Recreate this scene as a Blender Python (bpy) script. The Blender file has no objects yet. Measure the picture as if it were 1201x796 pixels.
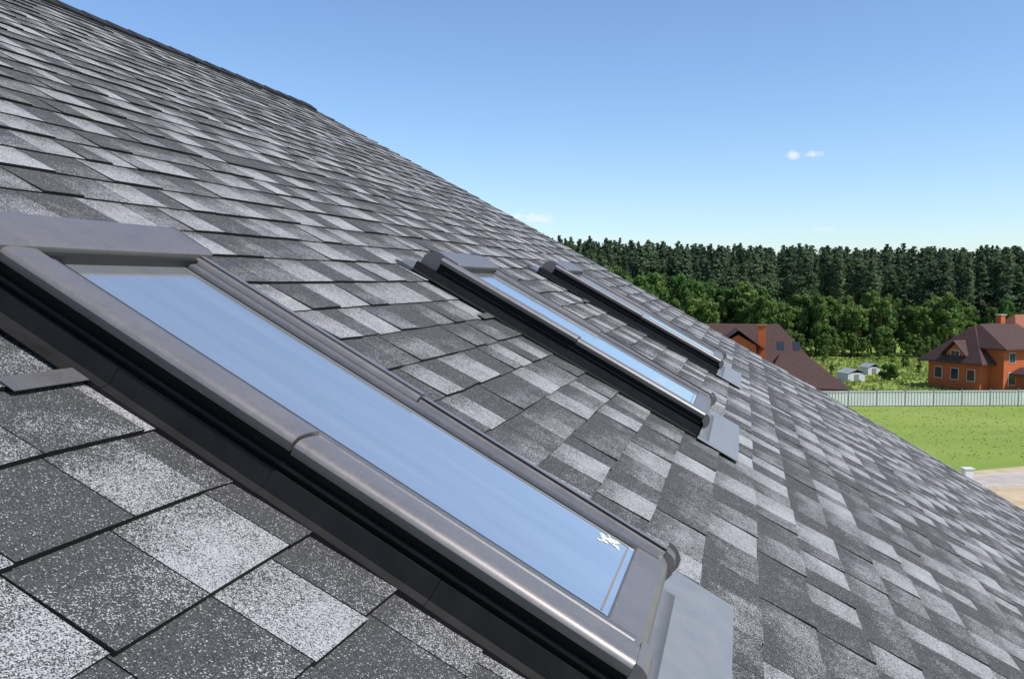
import bpy, math, random
import numpy as np
from mathutils import Matrix, Vector
random.seed(7); rng=np.random.default_rng(7)
scene=bpy.context.scene
HC=13.0
# ------------------------------------------------------------- helpers
def link(o,parent=None):
    scene.collection.objects.link(o)
    if parent is not None: o.parent=parent
    return o
def empty(name,mat=None,parent=None):
    e=bpy.data.objects.new(name,None); e.empty_display_size=.2
    link(e,parent)
    if mat is not None:
        if parent is None: e.matrix_world=mat
        else: e.matrix_local=mat
    return e
def mesh_obj(name,verts,faces,mats=(),parent=None,smooth=False,matidx=None):
    me=bpy.data.meshes.new(name); me.from_pydata([tuple(v) for v in verts],[],[tuple(f) for f in faces]); 
    for m in mats: me.materials.append(m)
    if matidx is not None: me.polygons.foreach_set('material_index',list(matidx))
    if smooth: me.polygons.foreach_set('use_smooth',[True]*len(me.polygons))
    me.update()
    return link(bpy.data.objects.new(name,me),parent)
def box(name,a0,a1,b0,b1,h0,h1,mat,parent=None,bevel=0):
    v=[(a0,b0,h0),(a1,b0,h0),(a1,b1,h0),(a0,b1,h0),(a0,b0,h1),(a1,b0,h1),(a1,b1,h1),(a0,b1,h1)]
    f=[(0,3,2,1),(4,5,6,7),(0,1,5,4),(1,2,6,5),(2,3,7,6),(3,0,4,7)]
    o=mesh_obj(name,v,f,[mat],parent)
    if bevel:
        m=o.modifiers.new('b','BEVEL'); m.width=bevel; m.segments=2
    return o
def extrude(name,prof,s0,s1,axis,mat,parent=None,smooth=True):
    """prof list of (p,h); axis 'b': p=a extruded along b ; axis 'a': p=b extruded along a"""
    n=len(prof); v=[]
    for s in (s0,s1):
        for p,h in prof: v.append((p,s,h) if axis=='b' else (s,p,h))
    f=[(i,(i+1)%n,n+(i+1)%n,n+i) for i in range(n)]
    f+= [tuple(range(n-1,-1,-1)),tuple(range(n,2*n))]
    o=mesh_obj(name,v,f,[mat],parent,smooth)
    import bmesh
    bm=bmesh.new(); bm.from_mesh(o.data); bmesh.ops.recalc_face_normals(bm,faces=bm.faces); bm.to_mesh(o.data); bm.free()
    if smooth:
        m=o.modifiers.new('e','EDGE_SPLIT'); m.split_angle=math.radians(28)
    return o
class NT:
    def __init__(s,m): s.m=m; s.t=m.node_tree; s.n=s.t.nodes; s.l=s.t.links
    def add(s,typ,**k):
        n=s.n.new(typ)
        for a,b in k.items(): setattr(n,a,b)
        return n
    def L(s,a,b): s.l.new(a,b)
    def math(s,op,a,b=None,c=None,clamp=False):
        n=s.n.new('ShaderNodeMath'); n.operation=op; n.use_clamp=clamp
        for i,x in enumerate((a,b,c)):
            if x is None: continue
            if isinstance(x,(int,float)): n.inputs[i].default_value=x
            else: s.l.new(x,n.inputs[i])
        return n.outputs[0]
    def mix(s,fac,a,b,blend='MIX'):
        n=s.n.new('ShaderNodeMix'); n.data_type='RGBA'; n.blend_type=blend
        for idx,x in ((0,fac),(6,a),(7,b)):
            if isinstance(x,(int,float)): n.inputs[idx].default_value=x
            elif isinstance(x,tuple): n.inputs[idx].default_value=x if len(x)==4 else (*x,1)
            else: s.l.new(x,n.inputs[idx])
        return n.outputs[2]
    def noise(s,vec,scale,detail=3,rough=.55):
        n=s.n.new('ShaderNodeTexNoise'); n.inputs['Scale'].default_value=scale; n.inputs['Detail'].default_value=detail; n.inputs['Roughness'].default_value=rough
        if vec is not None: s.l.new(vec,n.inputs['Vector'])
        return n.outputs[0]
    def ramp(s,f,lo,hi):
        n=s.n.new('ShaderNodeMapRange'); n.inputs[1].default_value=lo; n.inputs[2].default_value=hi; s.l.new(f,n.inputs[0]); return n.outputs[0]
def new_mat(name):
    m=bpy.data.materials.new(name); m.use_nodes=True
    nt=NT(m); b=nt.n['Principled BSDF']; return m,nt,b
def simple(name,col,rough=.6,metal=0,var=.25,scale=6,bump=0,bscale=80,spec=.5,col2=None):
    m,nt,b=new_mat(name)
    tc=nt.add('ShaderNodeTexCoord').outputs['Object']
    f=nt.noise(tc,scale,5)
    f=nt.ramp(f,.3,.7)
    c2=col2 if col2 else tuple(max(0,c*(1-var)) for c in col)
    nt.L(nt.mix(f,c2,col),b.inputs['Base Color'])
    b.inputs['Roughness'].default_value=rough; b.inputs['Metallic'].default_value=metal
    b.inputs['Specular IOR Level'].default_value=spec
    if bump:
        bn=nt.add('ShaderNodeBump'); bn.inputs['Strength'].default_value=bump; bn.inputs['Distance'].default_value=.01
        nt.L(nt.noise(tc,bscale,4),bn.inputs['Height']); nt.L(bn.outputs[0],b.inputs['Normal'])
    return m
# ------------------------------------------------------------- camera
cam=bpy.data.cameras.new('camera'); cam.sensor_width=36; cam.lens=36*1045/1201; cam.clip_end=6000; cam.clip_start=.02
co=bpy.data.objects.new('camera',cam); link(co); co.location=(0,0,HC)
PITCH=math.atan(68/1045); co.rotation_euler=(math.pi/2-PITCH,0,0); scene.camera=co
# ------------------------------------------------------------- light
SX,SY,SZ=.56,-.28,.78
el=math.asin(SZ/math.sqrt(SX*SX+SY*SY+SZ*SZ)); az=math.atan2(SX,SY)
sun=bpy.data.lights.new('sun','SUN'); sun.energy=4.8; sun.angle=math.radians(.5); sun.color=(1,.96,.90)
so=bpy.data.objects.new('sun',sun); link(so); so.rotation_euler=Vector((SX,SY,SZ)).to_track_quat('Z','Y').to_euler()
so.location=(30,0,40)
w=bpy.data.worlds.new('World'); scene.world=w; w.use_nodes=True
nt=NT(w); bg=nt.n['Background']
sky=nt.add('ShaderNodeTexSky'); sky.sky_type='NISHITA'; sky.sun_disc=False; sky.sun_elevation=el; sky.sun_rotation=az
sky.air_density=1.0; sky.dust_density=.35; sky.ozone_density=3.0; sky.altitude=150
# small cloud wisps in the sky
tc=nt.add('ShaderNodeTexCoord').outputs['Generated']
f_=1045
def pixdir(x,y):
    v=398-y; p=PITCH
    return Vector((x-600.5,f_*math.cos(p)+v*math.sin(p),v*math.cos(p)-f_*math.sin(p))).normalized()
col=nt.mix(1.0,sky.outputs[0],(.94,1.03,1.14),'MULTIPLY')
nz=nt.noise(tc,90,5,.65)
tot=None
for (x,y,wx,wy,st) in ((930,182,.009,.0048,1.1),(953,181,.012,.0045,1.0),(632,256,.018,.0065,1.2),(606,254,.009,.004,.8),(964,269,.013,.0035,.45)):
    d=pixdir(x,y)
    mp=nt.add('ShaderNodeVectorMath',operation='SUBTRACT'); nt.L(tc,mp.inputs[0]); mp.inputs[1].default_value=d
    sc=nt.add('ShaderNodeVectorMath',operation='MULTIPLY'); nt.L(mp.outputs[0],sc.inputs[0]); sc.inputs[1].default_value=(1/wx,1/wx,1/wy)
    ln=nt.add('ShaderNodeVectorMath',operation='LENGTH'); nt.L(sc.outputs[0],ln.inputs[0])
    a=nt.math('SUBTRACT',1.0,ln.outputs['Value'])
    a=nt.math('ADD',a,nt.math('MULTIPLY',nt.math('SUBTRACT',nz,.5),2.4))
    a=nt.math('MULTIPLY',a,st*1.0,clamp=True)
    tot=a if tot is None else nt.math('MAXIMUM',tot,a)
col=nt.mix(nt.math('MULTIPLY',tot,.7),col,(6.6,6.5,6.5))
nt.L(col,bg.inputs[0]); bg.inputs[1].default_value=.15
# ------------------------------------------------------------- roof frame
s=math.atan(.5602); phi=math.atan2(270,1047.2)
r=Vector((math.sin(phi),math.cos(phi),0)); l=Vector((-math.cos(phi),math.sin(phi),0)); Z=Vector((0,0,1))
u=l*math.cos(s)+Z*math.sin(s); n=l*(-math.sin(s))+Z*math.cos(s)
DS=.60
O=Vector((0,0,HC))-n*DS
M=Matrix.Identity(4)
for i,vv in enumerate((r,u,n)):
    for j in range(3): M[j][i]=vv[j]
for j in range(3): M[j][3]=O[j]
def bump(a,b):
    t=max(0,1-((b-.8)/4.2)**2); return .05*(max(a,0)/9.0)**2*t
RIDGE=4.92; EAVE=-5.0; A0=-3.5; A1=9.05; EXP=.1435
# shingle material
m_sh,nt,b=new_mat('asphalt_shingle')
tc=nt.add('ShaderNodeTexCoord').outputs['Object']
at=nt.add('ShaderNodeAttribute',attribute_name='tone'); sep=nt.add('ShaderNodeSeparateColor'); nt.L(at.outputs['Color'],sep.inputs[0])
tone,vv_,edge=sep.outputs[0],sep.outputs[1],sep.outputs[2]
vor=nt.add('ShaderNodeTexVoronoi'); vor.inputs['Scale'].default_value=720; nt.L(tc,vor.inputs['Vector'])
vsep=nt.add('ShaderNodeSeparateColor'); nt.L(vor.outputs['Color'],vsep.inputs[0])
blot=nt.noise(tc,10,5,.65); blot2=nt.noise(tc,70,4,.7)
p=nt.math('ADD',tone,nt.math('MULTIPLY',nt.math('SUBTRACT',blot,.5),1.0))
p=nt.math('ADD',p,nt.math('MULTIPLY',nt.math('SUBTRACT',blot2,.5),.8))
g=nt.math('MULTIPLY',nt.math('SUBTRACT',vv_,.35),.8)
p=nt.math('SUBTRACT',p,nt.math('MAXIMUM',g,0.0))
p=nt.math('MAXIMUM',p,.05,clamp=True)
mask=nt.math('LESS_THAN',vsep.outputs[0],p)
lightc=nt.mix(vsep.outputs[1],(.20,.197,.193),(.50,.49,.48))
darkc=nt.mix(vsep.outputs[2],(.018,.018,.019),(.095,.093,.092))
c=nt.mix(mask,darkc,lightc)
wth=nt.ramp(nt.noise(tc,1.3,4,.6),.3,.7)
c=nt.mix(nt.math('MULTIPLY',wth,.14),c,(.10,.096,.09))
c=nt.mix(edge,c,(.008,.008,.009))  # tab edge faces coloured near black, standing in for course shadow lines
nt.L(c,b.inputs['Base Color']); b.inputs['Roughness'].default_value=.92; b.inputs['Specular IOR Level'].default_value=.25
bn=nt.add('ShaderNodeBump'); bn.inputs['Strength'].default_value=.5; bn.inputs['Distance'].default_value=.001
nt.L(vsep.outputs[1],bn.inputs['Height']); nt.L(bn.outputs[0],b.inputs['Normal'])
m_deck=simple('bitumen_underlay',(.02,.02,.022),.9)
WB0=-.145; WL=1.17
WINS=[(1.14,1.685),(3.38,4.01),(5.60,6.27)]
gap=.035
house=empty('house',M)
V=[];F=[];T=[]
def tab(a0,a1,b0,b1,tone,th,jl,jr,hb,k):
    base=len(V)
    def P(a,b,h): return (a,b,h+bump(a,b))
    top0,top1=th,.0012+hb
    V.extend([P(a0,b0+jl,top0),P(a1,b0+jr,top0),P(a1,b1,top1),P(a0,b1,top1),
              P(a0,b0+jl,.0),P(a1,b0+jr,.0),P(a1,b1,-.001),P(a0,b1,-.001)])
    F.extend([(base,base+1,base+2,base+3),(base+4,base+5,base+1,base),(base+5,base+6,base+2,base+1),(base+7,base+4,base,base+3)])
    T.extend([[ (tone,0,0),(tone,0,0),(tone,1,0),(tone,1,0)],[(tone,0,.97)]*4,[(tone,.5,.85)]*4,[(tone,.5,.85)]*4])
ncourse=int((RIDGE-EAVE)/EXP)+1
k0=math.floor((EAVE-.188)/EXP)
for kk in range(k0,k0+ncourse+1):
    b0=.188+kk*EXP
    if b0>RIDGE-.02: break
    b1=min(b0+EXP+.03,RIDGE)
    a=A0-random.random()*.3
    cb=random.gauss(0,.03)
    lastq=0
    while a<A1:
        wd=random.choice([.11,.14,.155,.17,.185,.21])+random.uniform(-.008,.008)
        a2=min(a+wd,A1+random.uniform(-.006,.006))
        if a2-a<.03: break
        q=random.random()
        while abs(q-lastq)<.22: q=random.random()
        lastq=q
        tn=.12 if q<.38 else (.36 if q<.70 else .76)
        tn+=random.gauss(0,.06)+cb
        th=.0068+(.0042 if random.random()<.5 else 0)
        segs=[(a+.0013,a2-.0013)]
        for (w0,w1) in WINS:
            bb0,bb1=WB0-.02,WB0+WL+.16
            if b1>bb0+.0 and b0<bb1:
                lo,hi=w0-.012,w1+gap+.02
                if b0>.78: lo=w0-.04
                if b0<bb0 : lo,hi=w0+.0,w1
                ns=[]
                for (x0,x1) in segs:
                    if x1<=lo or x0>=hi: ns.append((x0,x1)); continue
                    if x0<lo: ns.append((x0,lo+random.uniform(-.004,.002)))
                    if x1>hi: ns.append((hi,x1))
                segs=ns
        jl,jr=random.uniform(-.003,.003),random.uniform(-.003,.003)
        for x0,x1 in segs:
            if x1-x0>.004:
                tab(x0,x1,b0,b1,tn,th,jl,jr,0,kk)
        a=a2
sh=mesh_obj('roof_shingles',V,F,[m_sh],house)
ca=sh.data.color_attributes.new('tone','FLOAT_COLOR','CORNER')
arr=np.ones((len(F)*4,4),dtype=np.float32); arr[:,:3]=np.array(T,dtype=np.float32).reshape(-1,3)
ca.data.foreach_set('color',arr.ravel())
na,nb=30,30; V=[];F=[]
for j in range(nb+1):
    for i in range(na+1):
        a=A0+(A1-.02-A0)*i/na; b_=EAVE+.02+(RIDGE-EAVE-.02)*j/nb
        V.append((a,b_,-.002+bump(a,b_)))
for j in range(nb):
    for i in range(na):
        q=j*(na+1)+i; F.append((q,q+1,q+na+2,q+na+1))
mesh_obj('roof_deck',V,F,[m_deck],house)
box('roof_structure',A0,A1-.05,EAVE+.03,RIDGE,-.2,-.012,simple('timber_fascia',(.12,.075,.05),.7),house)
m_ridge=simple('ridge_cap_dark',(.016,.015,.017),.9,bump=.3)
a=A0
tilt=math.radians(2*math.degrees(s))
Vr=[];Fr=[]
while a<8.92:
    a2=min(a+.25,8.95); 
    base=len(Vr)
    for aa,hh in ((a,.030),(a2+.03,.024)):
        Vr+= [(aa,RIDGE-.085,hh-.03),(aa,RIDGE-.085,hh),(aa,RIDGE+.012,hh+.012),(aa,RIDGE+.012+.1*math.cos(tilt),hh+.012-.1*math.sin(tilt)),(aa,RIDGE+.1*math.cos(tilt),-.1*math.sin(tilt))]
    Fr+=[(base+i,base+5+i,base+6+i,base+1+i) for i in range(4)]
    Fr+=[(base,base+1,base+2,base+3,base+4)]
    a=a2
mesh_obj('ridge_cap',Vr,Fr,[m_ridge],house)
m_wall=simple('render_wall',(.62,.58,.50),.85,var=.12,scale=2,bump=.3)
m_back=simple('shingle_back',(.12,.12,.125),.9,var=.6,scale=8)
cs,sn=math.cos(s),math.sin(s)
def loc(a,x,dz):
    return (a,RIDGE+(-x*cs - dz*sn),(x*sn - dz*cs))
span=(RIDGE-EAVE)*cs; drop=(RIDGE-EAVE)*sn
V=[loc(A0,0,.004),loc(A1-.05,0,.004),loc(A1-.05,-span,drop),loc(A0,-span,drop)]
V+=[loc(A0,0,.2),loc(A1-.05,0,.2),loc(A1-.05,-span,drop+.2),loc(A0,-span,drop+.2)]
mesh_obj('roof_back_slope',V,[(0,1,2,3),(7,6,5,4),(1,5,6,2),(2,6,7,3),(0,3,7,4)],[m_back],house)
zr=(M@Vector((0,RIDGE,0))).z
ws=span-.7; ww=A1-.6
V=[]
for a_ in (A0+.4,ww):
    V+=[loc(a_,ws,zr),loc(a_,ws,drop-.7*sn/cs+.24),loc(a_,0,.26),loc(a_,-ws,drop-.7*sn/cs+.24),loc(a_,-ws,zr)]
mesh_obj('walls',V,[(0,1,2,3,4),(9,8,7,6,5),(0,5,6,1),(4,3,8,9)],[m_wall],house)
m_wg=simple('window_glass_dark',(.03,.04,.05),.08,var=.2)
m_white=simple('white_pvc',(.75,.75,.74),.4,var=.08)
# ------------------------------------------------------------- roof windows
def covermat(name,base,rough,metal=.4):
    m,nt,b=new_mat(name); tc=nt.add('ShaderNodeTexCoord').outputs['Object']
    f=nt.ramp(nt.noise(tc,14,5,.7),.35,.7); dust=nt.ramp(nt.noise(tc,160,4,.7),.45,.75)
    c=nt.mix(nt.math('MULTIPLY',f,.5),base,tuple(x*1.3 for x in base))
    c=nt.mix(nt.math('MULTIPLY',dust,.22),c,(.33,.31,.28))
    nt.L(c,b.inputs['Base Color']); b.inputs['Metallic'].default_value=metal
    nt.L(nt.math('ADD',nt.math('MULTIPLY',f,.12),rough),b.inputs['Roughness']); return m
m_cov=covermat('grey_aluminium_cover',(.185,.168,.163),.36)
m_apr=covermat('grey_flashing',(.25,.25,.25),.42)
m_blk=simple('black_frame',(.008,.008,.008),.5,var=.3,spec=.15)
m_flash=simple('dark_step_flashing',(.020,.019,.019),.5,var=.4,scale=20,spec=.25)
m_gsk=simple('rubber_gasket',(.01,.01,.01),.6)
m_sash=covermat('sash_metal',(.14,.132,.132),.40)
m_spacer=simple('glass_spacer',(.22,.19,.16),.6)
m_white_drop=simple('bird_dropping',(.7,.7,.66),.8)
m_gl,nt,b=new_mat('window_glass')
tc=nt.add('ShaderNodeTexCoord').outputs['Object']
mp=nt.add('ShaderNodeMapping'); mp.inputs['Scale'].default_value=(9,1.0,1); mp.inputs['Rotation'].default_value=(0,0,.25); nt.L(tc,mp.inputs[0])
st=nt.ramp(nt.noise(mp.outputs[0],1.5,4,.6),.38,.72)
sp=nt.ramp(nt.noise(tc,300,2,.5),.66,.74)
haze=nt.ramp(nt.noise(tc,5,4,.6),.35,.7)
c=nt.mix(nt.math('MULTIPLY',st,.6),(.74,.77,.77),(.93,.93,.90))
c=nt.mix(nt.math('MULTIPLY',sp,.3),c,(.95,.95,.95))
nt.L(c,b.inputs['Base Color']); b.inputs['Metallic'].default_value=.84
nt.L(nt.math('ADD',nt.math('MULTIPLY',st,.08),nt.math('ADD',nt.math('MULTIPLY',haze,.05),.05)),b.inputs['Roughness'])
def roof_window(a0,a1,idx):
    W=a1-a0
    e=empty('roof_window',M@Matrix.Translation((a0,WB0,bump(a0+W/2,.4))))
    L=WL
    box('frame_side',.012,.05,.012,L+.03,-.02,.0845,m_blk,e)
    box('frame_side',W-.05,W-.012,.012,L+.03,-.02,.082,m_blk,e)
    box('frame_bottom',.052,W-.052,.012,.05,-.02,.066,m_blk,e)
    box('frame_top',.052,W-.052,L-.03,L+.028,-.02,.066,m_blk,e)
    box('frame_drip',.004,.0118,.012,L,.056,.062,m_flash,e)
    q=0.0
    while q<L+.1:
        q2=min(q+.29,L+.12)
        o_=.0006*(int(q/.29)%2)
        extrude('side_flashing',[(-.018,-.001),(-.018,.011+o_),(-.001-o_,.014+o_),(.004-o_,.046),(.0112,.046),(.0112,-.001)],q,q2,'b',m_flash,e)
        q=q2+.0008
    extrude('side_flashing',[(W+gap,-.001),(W+gap,.010),(W+.003,.013),(W-.002,.05),(W-.011,.05),(W-.011,-.001)],.0,L+.1,'b',m_sash,e)
    def covprof(x0,sgn,w,d,top):
        return [(x0+sgn*x,h) for x,h in ((.003-d,top-.024),(.001-d,top-.020),(-d,top-.010),(.003-d,top-.005),(.009-d,top-.001),(.016-d,top),(.028,top+.0005),(w*.62,top-.001),(w-.014,top-.003),(w-.004,top-.007),(w,top-.014),(w,top-.030))]
    mid=.57
    extrude('side_cover_lower',covprof(0,1,.078,0,.103),.012,mid-.003,'b',m_cov,e)
    extrude('side_cover_upper',covprof(0,1,.082,.004,.108),mid,L+.03,'b',m_cov,e)
    extrude('side_cover_lower',covprof(W,-1,.036,0,.100),.012,mid-.003,'b',m_cov,e)
    extrude('side_cover_upper',covprof(W,-1,.040,.003,.105),mid,L+.03,'b',m_cov,e)
    box('sash_gap',.0781,.0835,.02,L-.03,.05,.078,m_gsk,e)
    extrude('sash_side',[(.084,.05),(.084,.090),(.089,.093),(.104,.0925),(.108,.0885),(.112,.0885),(.120,.086),(.124,.080),(.124,.05)],.02,L-.01,'b',m_sash,e)
    box('sash_gap',W-.043,W-.0365,.02,L-.03,.05,.080,m_gsk,e)
    extrude('sash_side',[(W-.044,.05),(W-.044,.090),(W-.048,.092),(W-.066,.090),(W-.070,.082),(W-.070,.05)],.02,L-.01,'b',m_sash,e)
    box('glass_gasket',.1241,.130,.07,L-.02,.05,.0835,m_gsk,e)
    box('glass_gasket',W-.078,W-.0701,.07,L-.02,.05,.0835,m_gsk,e)
    box('spacer_line',.137,W-.085,.076,.0795,.0834,.0837,m_spacer,e)
    box('spacer_line',W-.0885,W-.0855,.080,L-.05,.0834,.0837,m_spacer,e)
    extrude('bottom_rail',[(-.006,.030),(-.010,.050),(-.008,.068),(-.001,.080),(.010,.0868),(.062,.0865),(.066,.083),(.066,.03),(-.004,.03)],.079,W-.037,'a',m_cov,e)
    def endcap(x0,x1,top,ext):
        extrude('cover_end',[(.0115,top-.03),(.0115,top),(.002,top-.001),(-.008,top-.006),(-.015-ext,top-.018),(-.018-ext,top-.034),(-.014-ext,top-.05),(-.006,top-.056),(.0,top-.04)],x0,x1,'a',m_cov,e)
    endcap(.001,.077,.1025,0.0)
    endcap(W-.036,W-.002,.0995,0.0)
    endcap(W-.0015,W+.006,.108,0.006)
    box('frame_end',.012,W-.012,-.004,.0118,.0,.052,m_blk,e)
    mesh_obj('glass',[(.130,.066,.083),(W-.078,.066,.083),(W-.078,L-.01,.083),(.130,L-.01,.083)],[(0,1,2,3)],[m_gl],e)
    hx0=-.010 if idx==0 else .03
    hp=[(L-.036,.088),(L-.036,.109),(L-.032,.1125),(L-.024,.114),(L+.065,.1165),(L+.080,.113),(L+.112,.078),(L+.114,.02),(L-.02,.02),(L-.02,.088)]
    extrude('top_hood',hp,hx0,W+.012,'a',m_cov,e)
    extrude('hood_end',[(p_,q_+.0012 if q_>.08 else q_) for p_,q_ in hp],W+.0122,W+.0145,'a',m_cov,e)
    box('hood_slot',.084,W-.044,L-.046,L-.0365,.07,.0995,m_gsk,e)
    box('back_flashing',-.05,W+.05,L+.11,L+.18,-.004,.012,m_sash,e)
    box('apron',-.05,W+.16,-.175,-.0045,.0135,.0155,m_apr,e)
    extrude('apron_fold',[(-.05,.0157),(-.010,.0157),(-.0045,.03),(-.0045,.0157)],.0,W+.02,'a',m_apr,e)
    box('side_flashing_tongue',-.16,-.0185,.893,.928,.0115,.0130,m_sash,e)
    box('side_flashing_strip',-.042,-.0185,.9281,L+.19,.0115,.0135,m_flash,e)
    if idx==0:
        rr=random.Random(3); V=[];F=[]
        for (cx,cy,sz) in ((W-.115,.118,.011),(W-.105,.108,.008),(W-.13,.122,.006),(W-.097,.100,.005),(W-.12,.10,.005),(W-.14,.128,.004),(W-.108,.128,.006),(W-.128,.092,.003),(W-.092,.118,.003)):
            base=len(V); V.append((cx,cy,.0842))
            nn=11
            for i in range(nn):
                t=2*math.pi*i/nn; q=sz*rr.uniform(.45,1.5); V.append((cx+q*math.cos(t),cy+q*math.sin(t)*1.2,.0839))
            F+=[(base,base+1+i,base+1+(i+1)%nn) for i in range(nn)]
        mesh_obj('bird_dropping',V,F,[m_white_drop],e)
for i,(x0,x1) in enumerate(WINS): roof_window(x0,x1,i)
# ------------------------------------------------------------- ground
m_g,nt,b=new_mat('grass_ground')
tc=nt.add('ShaderNodeTexCoord').outputs['Object']
mp=nt.add('ShaderNodeMapping'); mp.inputs['Scale'].default_value=(.55,1.5,1); nt.L(tc,mp.inputs[0]); tv=mp.outputs[0]
n1=nt.ramp(nt.noise(tv,.07,5,.6),.38,.62); n2=nt.ramp(nt.noise(tv,.45,6,.75),.35,.65); n3=nt.ramp(nt.noise(tc,4,6,.8),.3,.7)
c=nt.mix(n1,(.175,.265,.040),(.27,.33,.07))
c=nt.mix(nt.math('MULTIPLY',n2,.5),c,(.14,.22,.03))
c=nt.mix(nt.math('MULTIPLY',n3,.5),c,(.30,.34,.10))
n4=nt.ramp(nt.noise(tv,.2,6,.75),.56,.68); c=nt.mix(nt.math('MULTIPLY',n4,.45),c,(.36,.33,.16))
nt.L(c,b.inputs['Base Color']); b.inputs['Roughness'].default_value=.95; b.inputs['Specular IOR Level'].default_value=.1
S=3000
mesh_obj('ground',[(-S,-S,0),(S,-S,0),(S,S,0),(-S,S,0)],[(0,1,2,3)],[m_g])
m_sand=simple('sand',(.56,.44,.27),.95,scale=.9,col2=(.40,.31,.18))
m_pave=simple('concrete_paving',(.50,.42,.36),.9,scale=.8,col2=(.38,.32,.28))
m_kerb=simple('kerb_concrete',(.6,.56,.5),.85)
def poly(name,pts,z,mat): 
    return mesh_obj(name,[(x,y,z) for x,y in pts],[tuple(range(len(pts)))],[mat])
def G(x,y):
    d=pixdir(x,y); t=HC/-d.z; return (d.x*t,d.y*t)
edge=[(-10,51),(5,50.2),(18,53),(25,56.5),(30,60.0),(37,62.5),(50,64),(100,66)]
poly('sand_ground',[(-10,20)]+edge+[(100,20)],.004,m_sand)
rd=[(22,56.0),(30.2,58.4),(38,60.6),(50,62),(100,64),(100,60.3),(50,58.2),(36,56.6),(28,55.2)]
poly('pavement',rd,.10,m_pave)
V=[];F=[]
for ln in (rd[:5],rd[5:][::-1]):
    for i in range(len(ln)-1):
        (x0,y0),(x1,y1)=ln[i],ln[i+1]; d=Vector((x1-x0,y1-y0)).normalized(); nx,ny=-d.y*.08,d.x*.08
        bse=len(V)
        for (x,y) in ((x0,y0),(x1,y1)):
            V+=[(x-nx,y-ny,0),(x+nx,y+ny,0),(x+nx,y+ny,.14),(x-nx,y-ny,.14)]
        F+=[(bse+3,bse+2,bse+6,bse+7),(bse,bse+3,bse+7,bse+4),(bse+1,bse+5,bse+6,bse+2)]
mesh_obj('kerb',V,F,[m_kerb])
# grass tufts (one mesh): short on the lawn, taller in the meadow beyond the fence
m_tuft,nt,b=new_mat('grass_blades'); at=nt.add('ShaderNodeAttribute',attribute_name='lv')
nt.L(nt.mix(at.outputs['Fac'],(.16,.23,.04),(.33,.36,.11)),b.inputs['Base Color']); b.inputs['Roughness'].default_value=.9
tr=nt.add('ShaderNodeBsdfTranslucent'); tr.inputs[0].default_value=(.28,.33,.07,1); mx=nt.add('ShaderNodeMixShader'); mx.inputs[0].default_value=.45
nt.L(b.outputs[0],mx.inputs[1]); nt.L(tr.outputs[0],mx.inputs[2]); nt.L(mx.outputs[0],nt.n['Material Output'].inputs[0])
NB=30000
bx=rng.uniform(20,75,NB); by=rng.uniform(60,150,NB)
cl=np.sin(bx*.5+3*np.sin(by*.21))*np.sin(by*.43+bx*.17)
keep=(by>64.5+.04*(bx-37))&(rng.random(NB)<np.where(by>93,.35+.45*(cl>0),.25))
bx,by=bx[keep],by[keep]; NB=len(bx)
hh=np.where(by>93,rng.uniform(.12,.45,NB),rng.uniform(.03,.09,NB)); ang=rng.random(NB)*math.pi; wd=np.where(by>93,rng.uniform(.06,.2,NB),rng.uniform(.05,.1,NB))
dx,dy=np.cos(ang)*wd,np.sin(ang)*wd
tv_=np.stack([np.stack([bx-dx,by-dy,bx*0],1),np.stack([bx+dx,by+dy,bx*0],1),np.stack([bx+dx*1.3+.03,by+dy,hh*.8],1),np.stack([bx-dx*.6,by-dy,hh],1)],1).reshape(-1,3)
o=mesh_obj('grass_tufts',tv_.tolist(),[(4*i,4*i+1,4*i+2,4*i+3) for i in range(NB)],[m_tuft])
at_=o.data.attributes.new('lv','FLOAT','FACE'); at_.data.foreach_set('value',rng.random(NB).astype(np.float32))
gx,gy=G(1134,570)
ub=empty('utility_box',Matrix.Translation((gx,gy,0)))
m_ub=simple('painted_concrete',(.7,.68,.63),.8)
box('plinth',-.36,.36,-.3,.3,0,.18,m_kerb,ub); box('cabinet',-.3,.3,-.24,.24,.18,1.1,m_ub,ub,.01); box('lid',-.35,.35,-.29,.29,1.1,1.2,m_ub,ub,.015)
box('door',-.24,.24,-.252,-.241,.26,1.04,m_white,ub)
# ------------------------------------------------------------- fence
m_fen=simple('fence_panel',(.74,.74,.68),.6,var=.12,scale=.6)
m_post=simple('fence_post',(.24,.25,.25),.6)
FY=92
fn=empty('metal_fence')
V=[];F=[];Vp=[];Fp=[]
x=14
def addbox(V,F,x0,x1,y0,y1,z0,z1):
    b=len(V); V+=[(x0,y0,z0),(x1,y0,z0),(x1,y1,z0),(x0,y1,z0),(x0,y0,z1),(x1,y0,z1),(x1,y1,z1),(x0,y1,z1)]
    F+=[tuple(b+i for i in q) for q in ((0,3,2,1),(4,5,6,7),(0,1,5,4),(1,2,6,5),(2,3,7,6),(3,0,4,7))]
while x<110:
    yy=FY+(x-30)*.03
    hh=1.66+random.uniform(-.03,.03)
    k=0; xx=x+.07
    while xx<x+2.93:
        dx=.16; off=.04 if k%2 else 0
        addbox(V,F,xx,xx+dx,yy+off,yy+off+.012,.08,hh); xx+=dx+.0005; k+=1
    addbox(Vp,Fp,x-.07,x+.07,yy-.07,yy+.06,0,hh+.12)
    addbox(Vp,Fp,x+.08,x+2.92,yy-.03,yy-.005,hh-.16,hh-.10)
    x+=3.0
mesh_obj('panels',V,F,[m_fen],fn); mesh_obj('posts',Vp,Fp,[m_post],fn)
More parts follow.
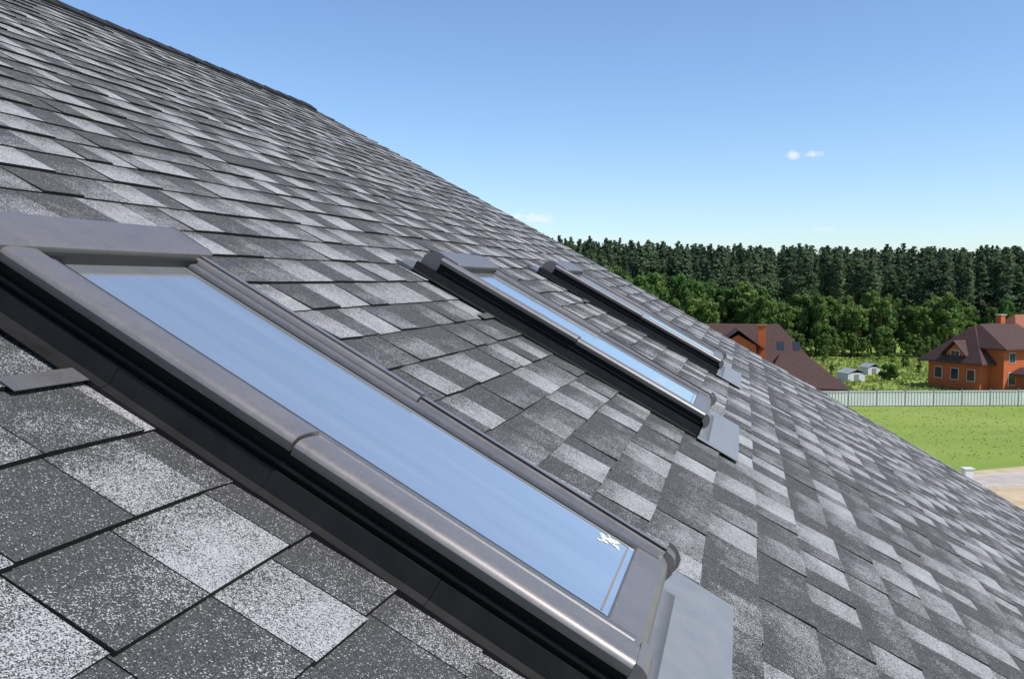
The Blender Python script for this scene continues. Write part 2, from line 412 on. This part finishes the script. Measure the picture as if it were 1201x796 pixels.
# ------------------------------------------------------------- houses
def brickmat(name,c1,c2,mortar):
    m,nt,b=new_mat(name); tc=nt.add('ShaderNodeTexCoord').outputs['Object']
    sp=nt.add('ShaderNodeSeparateXYZ'); nt.L(tc,sp.inputs[0]); cb=nt.add('ShaderNodeCombineXYZ'); nt.L(nt.math('ADD',sp.outputs[0],sp.outputs[1]),cb.inputs[0]); nt.L(sp.outputs[2],cb.inputs[1])
    br=nt.add('ShaderNodeTexBrick'); nt.L(cb.outputs[0],br.inputs['Vector']); br.inputs['Scale'].default_value=1; br.inputs['Brick Width'].default_value=.26; br.inputs['Row Height'].default_value=.08; br.inputs['Mortar Size'].default_value=.006
    br.inputs['Color1'].default_value=(*c1,1); br.inputs['Color2'].default_value=(*c2,1); br.inputs['Mortar'].default_value=(*mortar,1)
    f=nt.ramp(nt.noise(tc,1.2,4),.3,.7)
    nt.L(nt.mix(nt.math('MULTIPLY',f,.25),br.outputs[0],(.34,.10,.045)),b.inputs['Base Color']); b.inputs['Roughness'].default_value=.85; b.inputs['Specular IOR Level'].default_value=.2; return m
m_brick=brickmat('orange_brick',(.60,.135,.04),(.52,.11,.035),(.48,.18,.09))
def tilemat(name,c1,c2):
    m,nt,b=new_mat(name); tc=nt.add('ShaderNodeTexCoord').outputs['Object']
    sp=nt.add('ShaderNodeSeparateXYZ'); nt.L(tc,sp.inputs[0])
    wv=nt.math('FRACT',nt.math('MULTIPLY',sp.outputs[2],4.2)); wv=nt.math('LESS_THAN',wv,.22)
    f=nt.ramp(nt.noise(tc,3,5,.7),.3,.7)
    c=nt.mix(f,c1,c2); c=nt.mix(nt.math('MULTIPLY',wv,.4),c,tuple(x*.4 for x in c1))
    nt.L(c,b.inputs['Base Color']); b.inputs['Roughness'].default_value=.8; b.inputs['Specular IOR Level'].default_value=.2; return m
m_roof=tilemat('brown_roof_tile',(.070,.040,.034),(.105,.058,.050))
m_terra=tilemat('terracotta_tile',(.30,.10,.06),(.36,.14,.08))
def quadroof(name,x0,x1,y0,y1,ze,rx0,rx1,ry,zr,mat,parent,t=.15):
    V=[(x0,y0,ze),(x1,y0,ze),(x1,y1,ze),(x0,y1,ze),(rx0,ry,zr),(rx1,ry,zr)]
    V+=[(a,b,c-t) for a,b,c in V]
    F=[(0,1,5,4),(2,3,4,5),(3,0,4),(1,2,5),(6,10,11,7),(8,11,10,9),(9,10,6),(7,11,8),(0,6,7,1),(1,7,8,2),(2,8,9,3),(3,9,6,0)]
    return mesh_obj(name,V,F,[mat],parent)
def gable_y(name,x0,x1,y0,y1,ze,zr,mat,parent,t=.14):
    xm=(x0+x1)/2
    V=[(x0,y0,ze),(xm,y0,zr),(x1,y0,ze),(x0,y1,ze),(xm,y1,zr),(x1,y1,ze)]; V+=[(a,b,c-t) for a,b,c in V]
    F=[(0,1,4,3),(1,2,5,4),(6,9,10,7),(7,10,11,8),(0,6,7,1),(1,7,8,2),(3,4,10,9),(4,5,11,10),(0,3,9,6),(2,8,11,5)]
    return mesh_obj(name,V,F,[mat],parent)
def gable_wall(name,x0,x1,y0,y1,ze,zr,mat,parent,z0=0):
    xm=(x0+x1)/2
    V=[(x0,y0,z0),(x1,y0,z0),(x1,y0,ze),(xm,y0,zr),(x0,y0,ze)]; V+=[(a,y1,c) for a,b,c in V]
    F=[(0,1,2,3,4),(9,8,7,6,5),(0,5,6,1),(1,6,7,2),(2,7,8,3),(3,8,9,4),(4,9,5,0)]
    return mesh_obj(name,V,F,[mat],parent)
def window(x,y,z,w,h,parent,axis='y'):
    t_=.06
    if axis=='y':
        box('window_frame',x-w/2,x+w/2,y-.06,y-.003,z,z+h,m_white,parent)
        box('window_pane',x-w/2+t_,x-.025,y-.08,y-.061,z+t_,z+h-t_,m_wg,parent)
        box('window_pane',x+.025,x+w/2-t_,y-.08,y-.061,z+t_,z+h-t_,m_wg,parent)
    else:
        box('window_frame',x-.06,x-.003,y-w/2,y+w/2,z,z+h,m_white,parent)
        box('window_pane',x-.08,x-.061,y-w/2+t_,y+w/2-t_,z+t_,z+h-t_,m_wg,parent)
# right house : near corner at local origin
h=empty('brick_house',Matrix.Translation((54.9,104,0))@Matrix.Rotation(math.radians(25),4,'Z'))
box('walls',0,15,0,7.2,0,3.6,m_brick,h)
quadroof('roof',-.9,15.9,-.9,8.1,3.4,3.2,11,3.4,7.7,m_roof,h)
box('bay_wall',1.6,10,-1.8,-.01,0,5.3,m_brick,h); 
quadroof('bay_roof',.9,10.7,-2.6,5.5,5.2,3.6,8.2,3.0,7.85,m_roof,h)
box('bay_cheek',1.62,9.98,0.0,1.6,3.6,5.1,m_brick,h)
dm=empty('dormer',Matrix.Translation((0,3.3,0))@Matrix.Rotation(math.radians(-90),4,'Z'),h)
gable_wall('dormer_wall',-1.2,1.2,-.15,2.6,4.5,5.6,m_brick,dm,3.3)
gable_y('dormer_roof',-1.75,1.75,-.6,3.2,4.25,5.95,m_roof,dm)
window(0,-.15,3.75,1.2,1.0,dm)
for y in (1.2,3.4,5.7): window(0,y,1.2,1.1,1.4,h,'x')
for x in (3,5.8,8.4): window(x,-1.8,.9,1.2,1.5,h)
for x in (3,5.8,8.4): window(x,-1.8,3.5,1.1,1.2,h)
for x in (11.5,13.4): window(x,0,1.1,1.1,1.4,h)
quadroof('porch_roof',2.6,9,-5.2,-1.85,2.3,4,8,-2.2,3.0,m_roof,h)
for x in (2.9,5.6,8.6): box('porch_post',x-.1,x+.1,-4.9,-4.7,0,2.1,m_white,h)
box('chimney',8.2,9.0,3.6,4.3,6.5,8.8,m_brick,h); box('chimney_cap',8.1,9.1,3.5,4.4,8.8,8.9,m_kerb,h)
h=empty('brick_house',Matrix.Translation((80,136,0))@Matrix.Rotation(math.radians(8),4,'Z'))
box('walls',-6,6,-4,4,0,4.6,m_brick,h); quadroof('roof',-6.8,6.8,-4.8,4.8,4.5,-3.5,3.5,0,8.0,m_terra,h)
for x in (-4,-1.4,1.4,4): window(x,-4,1.3,1.2,1.4,h)
box('chimney',1,1.7,-.4,.4,6.6,8.9,m_brick,h)
# left house
h=empty('brick_house',Matrix.Translation((29.0,107,0))@Matrix.Rotation(math.radians(-12),4,'Z'))
box('walls',-7,6,-3.8,5,0,3.6,m_brick,h)
quadroof('roof',-8,6.9,-4.8,6,3.4,-6.5,3.0,.6,7.9,m_roof,h)
gable_wall('gable_wall',-4.0,.1,-5.6,-.6,5.7,6.9,m_brick,h)
gable_y('gable_roof',-4.9,1.0,-6.1,.9,5.35,7.55,m_roof,h)
window(-1.95,-5.6,4.1,1.2,1.3,h); window(-1.95,-5.6,1.2,1.6,1.4,h)
box('chimney',.3,1.2,-4.4,-3.6,4.0,7.9,m_brick,h); box('chimney_cap',.2,1.3,-4.5,-3.5,7.9,8.0,m_terra,h)
quadroof('wing_roof',.5,9.6,-10.6,-1.0,1.5,2.8,5.4,-5.2,4.9,m_roof,h)
box('wing_walls',1.3,8.8,-9.8,-2,0,1.45,m_brick,h)
for x in (2.6,4.4):
    mesh_obj('rooflight',[(x,-2.9,5.03),(x+.8,-2.9,5.03),(x+.8,-1.8,5.95),(x,-1.8,5.95)],[(0,1,2,3)],[m_wg],h)
m_tin=simple('white_tin',(.66,.67,.66),.5,var=.2)
m_tinroof=simple('tin_roof',(.35,.36,.37),.5)
def shed(x,y,w,d,hh,name='garden_shed',mm=m_tin):
    h=empty(name,Matrix.Translation((x,y,0))@Matrix.Rotation(.3,4,'Z'))
    box('walls',-w/2,w/2,-d/2,d/2,0,hh,mm,h); gable_y('roof',-w/2-.15,w/2+.15,-d/2-.15,d/2+.15,hh-.02,hh+.5,m_tinroof,h,.05)
    box('door',-.35,.35,-d/2-.04,-d/2-.003,.05,hh*.85,m_post,h)
x_,y_=G(998,447); shed(x_,y_,2.6,2.2,1.2)
x_,y_=G(1020,438); shed(x_,y_,2.0,1.8,1.0)
# ------------------------------------------------------------- trees
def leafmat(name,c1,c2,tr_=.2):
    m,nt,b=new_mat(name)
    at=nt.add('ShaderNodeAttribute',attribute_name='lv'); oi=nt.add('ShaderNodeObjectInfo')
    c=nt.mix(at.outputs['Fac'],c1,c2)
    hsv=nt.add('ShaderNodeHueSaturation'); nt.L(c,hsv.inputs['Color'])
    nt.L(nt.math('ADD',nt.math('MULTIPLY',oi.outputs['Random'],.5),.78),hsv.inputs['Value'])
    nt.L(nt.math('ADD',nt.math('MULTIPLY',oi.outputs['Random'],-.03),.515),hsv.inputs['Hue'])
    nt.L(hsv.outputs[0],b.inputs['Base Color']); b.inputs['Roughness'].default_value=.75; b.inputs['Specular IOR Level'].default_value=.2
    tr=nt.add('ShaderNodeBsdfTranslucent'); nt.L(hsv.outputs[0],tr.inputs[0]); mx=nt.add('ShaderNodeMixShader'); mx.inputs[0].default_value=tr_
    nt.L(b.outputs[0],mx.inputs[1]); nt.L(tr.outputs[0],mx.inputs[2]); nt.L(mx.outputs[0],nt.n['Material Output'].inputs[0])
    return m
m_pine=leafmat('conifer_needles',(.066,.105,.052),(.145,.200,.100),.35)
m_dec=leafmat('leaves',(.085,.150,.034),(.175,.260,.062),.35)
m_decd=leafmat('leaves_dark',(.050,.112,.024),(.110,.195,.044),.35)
m_bark=simple('bark',(.14,.08,.05),.9,scale=5)
def leaves(cent,nrm,size):
    N=len(cent)
    nrm=nrm/np.linalg.norm(nrm,axis=1,keepdims=True)
    t=rng.normal(size=(N,3)); t-= (t*nrm).sum(1,keepdims=True)*nrm; t/=np.linalg.norm(t,axis=1,keepdims=True)
    bt=np.cross(nrm,t); s_=size[:,None]
    v=np.stack([cent-t*s_-bt*s_*.5,cent+t*s_*.2-bt*s_*.8,cent+t*s_+bt*s_*.5,cent-t*s_*.3+bt*s_*.8],1).reshape(-1,3)
    return v
def tube(p0,p1,r0,r1,nseg=6):
    p0=np.array(p0,float);p1=np.array(p1,float); d=p1-p0; d/=np.linalg.norm(d)
    a=np.cross(d,[0,1,.3]); a/=np.linalg.norm(a); b=np.cross(d,a); V=[]
    for p,r_ in ((p0,r0),(p1,r1)):
        for i in range(nseg):
            t=2*math.pi*i/nseg; V.append(p+r_*(a*math.cos(t)+b*math.sin(t)))
    F=[(i,(i+1)%nseg,nseg+(i+1)%nseg,nseg+i) for i in range(nseg)]
    return V,F
def tree_mesh(name,tubes,lv,lval,mats):
    V=[];F=[];mi=[]
    for (p0,p1,r0,r1) in tubes:
        v,f=tube(p0,p1,r0,r1); b=len(V); V+=[tuple(x) for x in v]; F+=[tuple(b+i for i in q) for q in f]; mi+=[0]*len(f)
    nb_=len(V); nbf=len(F); N=len(lv)//4
    V+=[tuple(x) for x in lv]; F+=[(nb_+4*i,nb_+4*i+1,nb_+4*i+2,nb_+4*i+3) for i in range(N)]; mi+=[1]*N
    me=bpy.data.meshes.new(name); me.from_pydata(V,[],F)
    for m in mats: me.materials.append(m)
    me.polygons.foreach_set('material_index',mi)
    at=me.attributes.new('lv','FLOAT','FACE'); at.data.foreach_set('value',np.concatenate([np.zeros(nbf),lval]).astype(np.float32))
    me.update(); return me
def conifer(name,H,R,N=1500,base=.22,ex=.55):
    tubes=[((0,0,0),(0,0,H*.55),.2,.13),((0,0,H*.55),(0,0,H*.98),.13,.02)]
    cs_=[];ns=[];sz=[];lvl=[]
    nbr=int(H*5.5)
    for i in range(nbr):
        t=(i+rng.random())/nbr; z=H*(base+(1-base)*t)
        rad=R*((1-t)**ex)*rng.uniform(.5,1.25)*(.75+.25*min(1,t*6))+.2
        th=rng.random()*2*math.pi; droop=rng.uniform(-.15,.25)
        if rad>.8 and i%2==0: tubes.append(((0,0,z),(rad*.8*math.cos(th),rad*.8*math.sin(th),z-droop*rad*.8),.05,.015))
        k=max(4,int(N/nbr*(.4+1.2*(rad/R))))
        q=rng.random(k)**.6; off=rng.normal(size=(k,3))*np.array([.24,.24,.16])*(rad*.5+.3)
        c=np.stack([q*rad*math.cos(th),q*rad*math.sin(th),z-droop*q*rad],1)+off
        cs_.append(c); nn=rng.normal(size=(k,3))*.55+np.array([math.cos(th)*.8,math.sin(th)*.8,.7]); ns.append(nn)
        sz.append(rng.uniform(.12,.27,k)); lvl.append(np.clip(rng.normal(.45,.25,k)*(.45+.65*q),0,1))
    lv=leaves(np.concatenate(cs_),np.concatenate(ns),np.concatenate(sz))
    return tree_mesh(name,tubes,lv,np.concatenate(lvl),[m_bark,m_pine])
def decid(name,H,R,N=3500,mat=None,low=.18,nclump=26,lsz=(.12,.26)):
    tubes=[((0,0,0),(0.1,0,H*.35),.22,.16),((.1,0,H*.35),(0,.1,H*.8),.16,.04)]
    cs_=[];ns=[];sz=[];lvl=[]
    for i in range(nclump):
        t=rng.random(); z=H*(low+(1-low)*(.05+.86*t)); pr=R*math.sin(math.pi*min(1,.18+.75*t))**.7
        th=rng.random()*2*math.pi; q=rng.random()**.5*.8; cx,cy=pr*q*math.cos(th),pr*q*math.sin(th)
        cr=rng.uniform(.28,.5)*R*(1-.35*t)
        if i%2==0: tubes.append(((0.05,0,max(H*.15,z*.7)),(cx,cy,z),.07,.02))
        k=int(N/nclump); d=rng.normal(size=(k,3)); d/=np.linalg.norm(d,axis=1,keepdims=True)
        rr=cr*rng.random(k)**.35*rng.uniform(.8,1.2,k)
        c=np.stack([cx+d[:,0]*rr,cy+d[:,1]*rr,z+d[:,2]*rr*.8],1)
        cs_.append(c); ns.append(d+rng.normal(size=(k,3))*.5+np.array([0,0,.35])); sz.append(rng.uniform(*lsz,k))
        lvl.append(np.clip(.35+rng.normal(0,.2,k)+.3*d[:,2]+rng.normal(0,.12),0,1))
    lv=leaves(np.concatenate(cs_),np.concatenate(ns),np.concatenate(sz))
    return tree_mesh(name,tubes,lv,np.concatenate(lvl),[m_bark,mat or m_dec])
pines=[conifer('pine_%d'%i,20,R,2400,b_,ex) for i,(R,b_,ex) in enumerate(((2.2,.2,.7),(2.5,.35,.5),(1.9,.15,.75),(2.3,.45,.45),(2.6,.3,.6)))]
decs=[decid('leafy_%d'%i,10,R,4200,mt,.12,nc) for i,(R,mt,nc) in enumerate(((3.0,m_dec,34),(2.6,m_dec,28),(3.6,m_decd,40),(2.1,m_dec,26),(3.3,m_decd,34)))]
def inst(parent,me,x,y,sc,sz=None,name='tree'):
    o=bpy.data.objects.new(name,me); link(o,parent); o.location=(x,y,0); o.rotation_euler=(random.uniform(-.03,.03),random.uniform(-.03,.03),random.random()*6.28)
    k=sz if sz else sc; o.scale=(sc,sc,k); return o
forest=empty('pine_forest')
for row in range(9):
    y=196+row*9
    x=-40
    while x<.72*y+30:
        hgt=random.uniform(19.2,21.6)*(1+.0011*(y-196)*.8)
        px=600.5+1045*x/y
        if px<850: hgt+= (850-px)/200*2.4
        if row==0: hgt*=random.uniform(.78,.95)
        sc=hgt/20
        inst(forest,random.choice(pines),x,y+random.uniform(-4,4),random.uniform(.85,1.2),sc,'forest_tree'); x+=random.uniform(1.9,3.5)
band=empty('deciduous_tree_line')
def dline(px0,px1,yb,top,n_,jit=6,ms=(0,1,2,3,4)):
    for i in range(n_):
        px=px0+(px1-px0)*(i+random.random())/n_; Y=yb+random.uniform(-jit,jit)
        X=(px-600.5)*Y/1045; hgt=HC+(330-top(px)-random.uniform(-7,8))*Y/1045
        hgt=max(3,hgt); sc=hgt/10
        inst(band,decs[random.choice(ms)],X,Y,sc*random.uniform(.65,.95),sc,'leafy_tree')
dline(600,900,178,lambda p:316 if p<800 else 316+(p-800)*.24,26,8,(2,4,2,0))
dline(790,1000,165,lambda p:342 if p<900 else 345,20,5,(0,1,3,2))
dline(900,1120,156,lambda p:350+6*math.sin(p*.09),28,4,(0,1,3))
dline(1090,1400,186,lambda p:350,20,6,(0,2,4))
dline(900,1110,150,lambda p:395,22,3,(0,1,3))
x_,y_=G(1043,446)
sm=decid('bush_mesh',2.9,1.35,2600,m_decd,.05,20,(.06,.13)); o=inst(None,sm,x_,y_,1,1,'shrub')
for (px,py,hh) in ((975,440,1.6),(1062,432,2.2),(1080,428,3.0),(966,428,3.2),(1030,424,2.0),(1078,440,2)):
    x_,y_=G(px,py); inst(None,decs[random.choice((0,1,3))],x_,y_,hh/10,hh/10,'garden_tree' if hh>2.5 else 'shrub')
scene.view_settings.view_transform='Standard'; scene.view_settings.look='None'; scene.view_settings.exposure=0
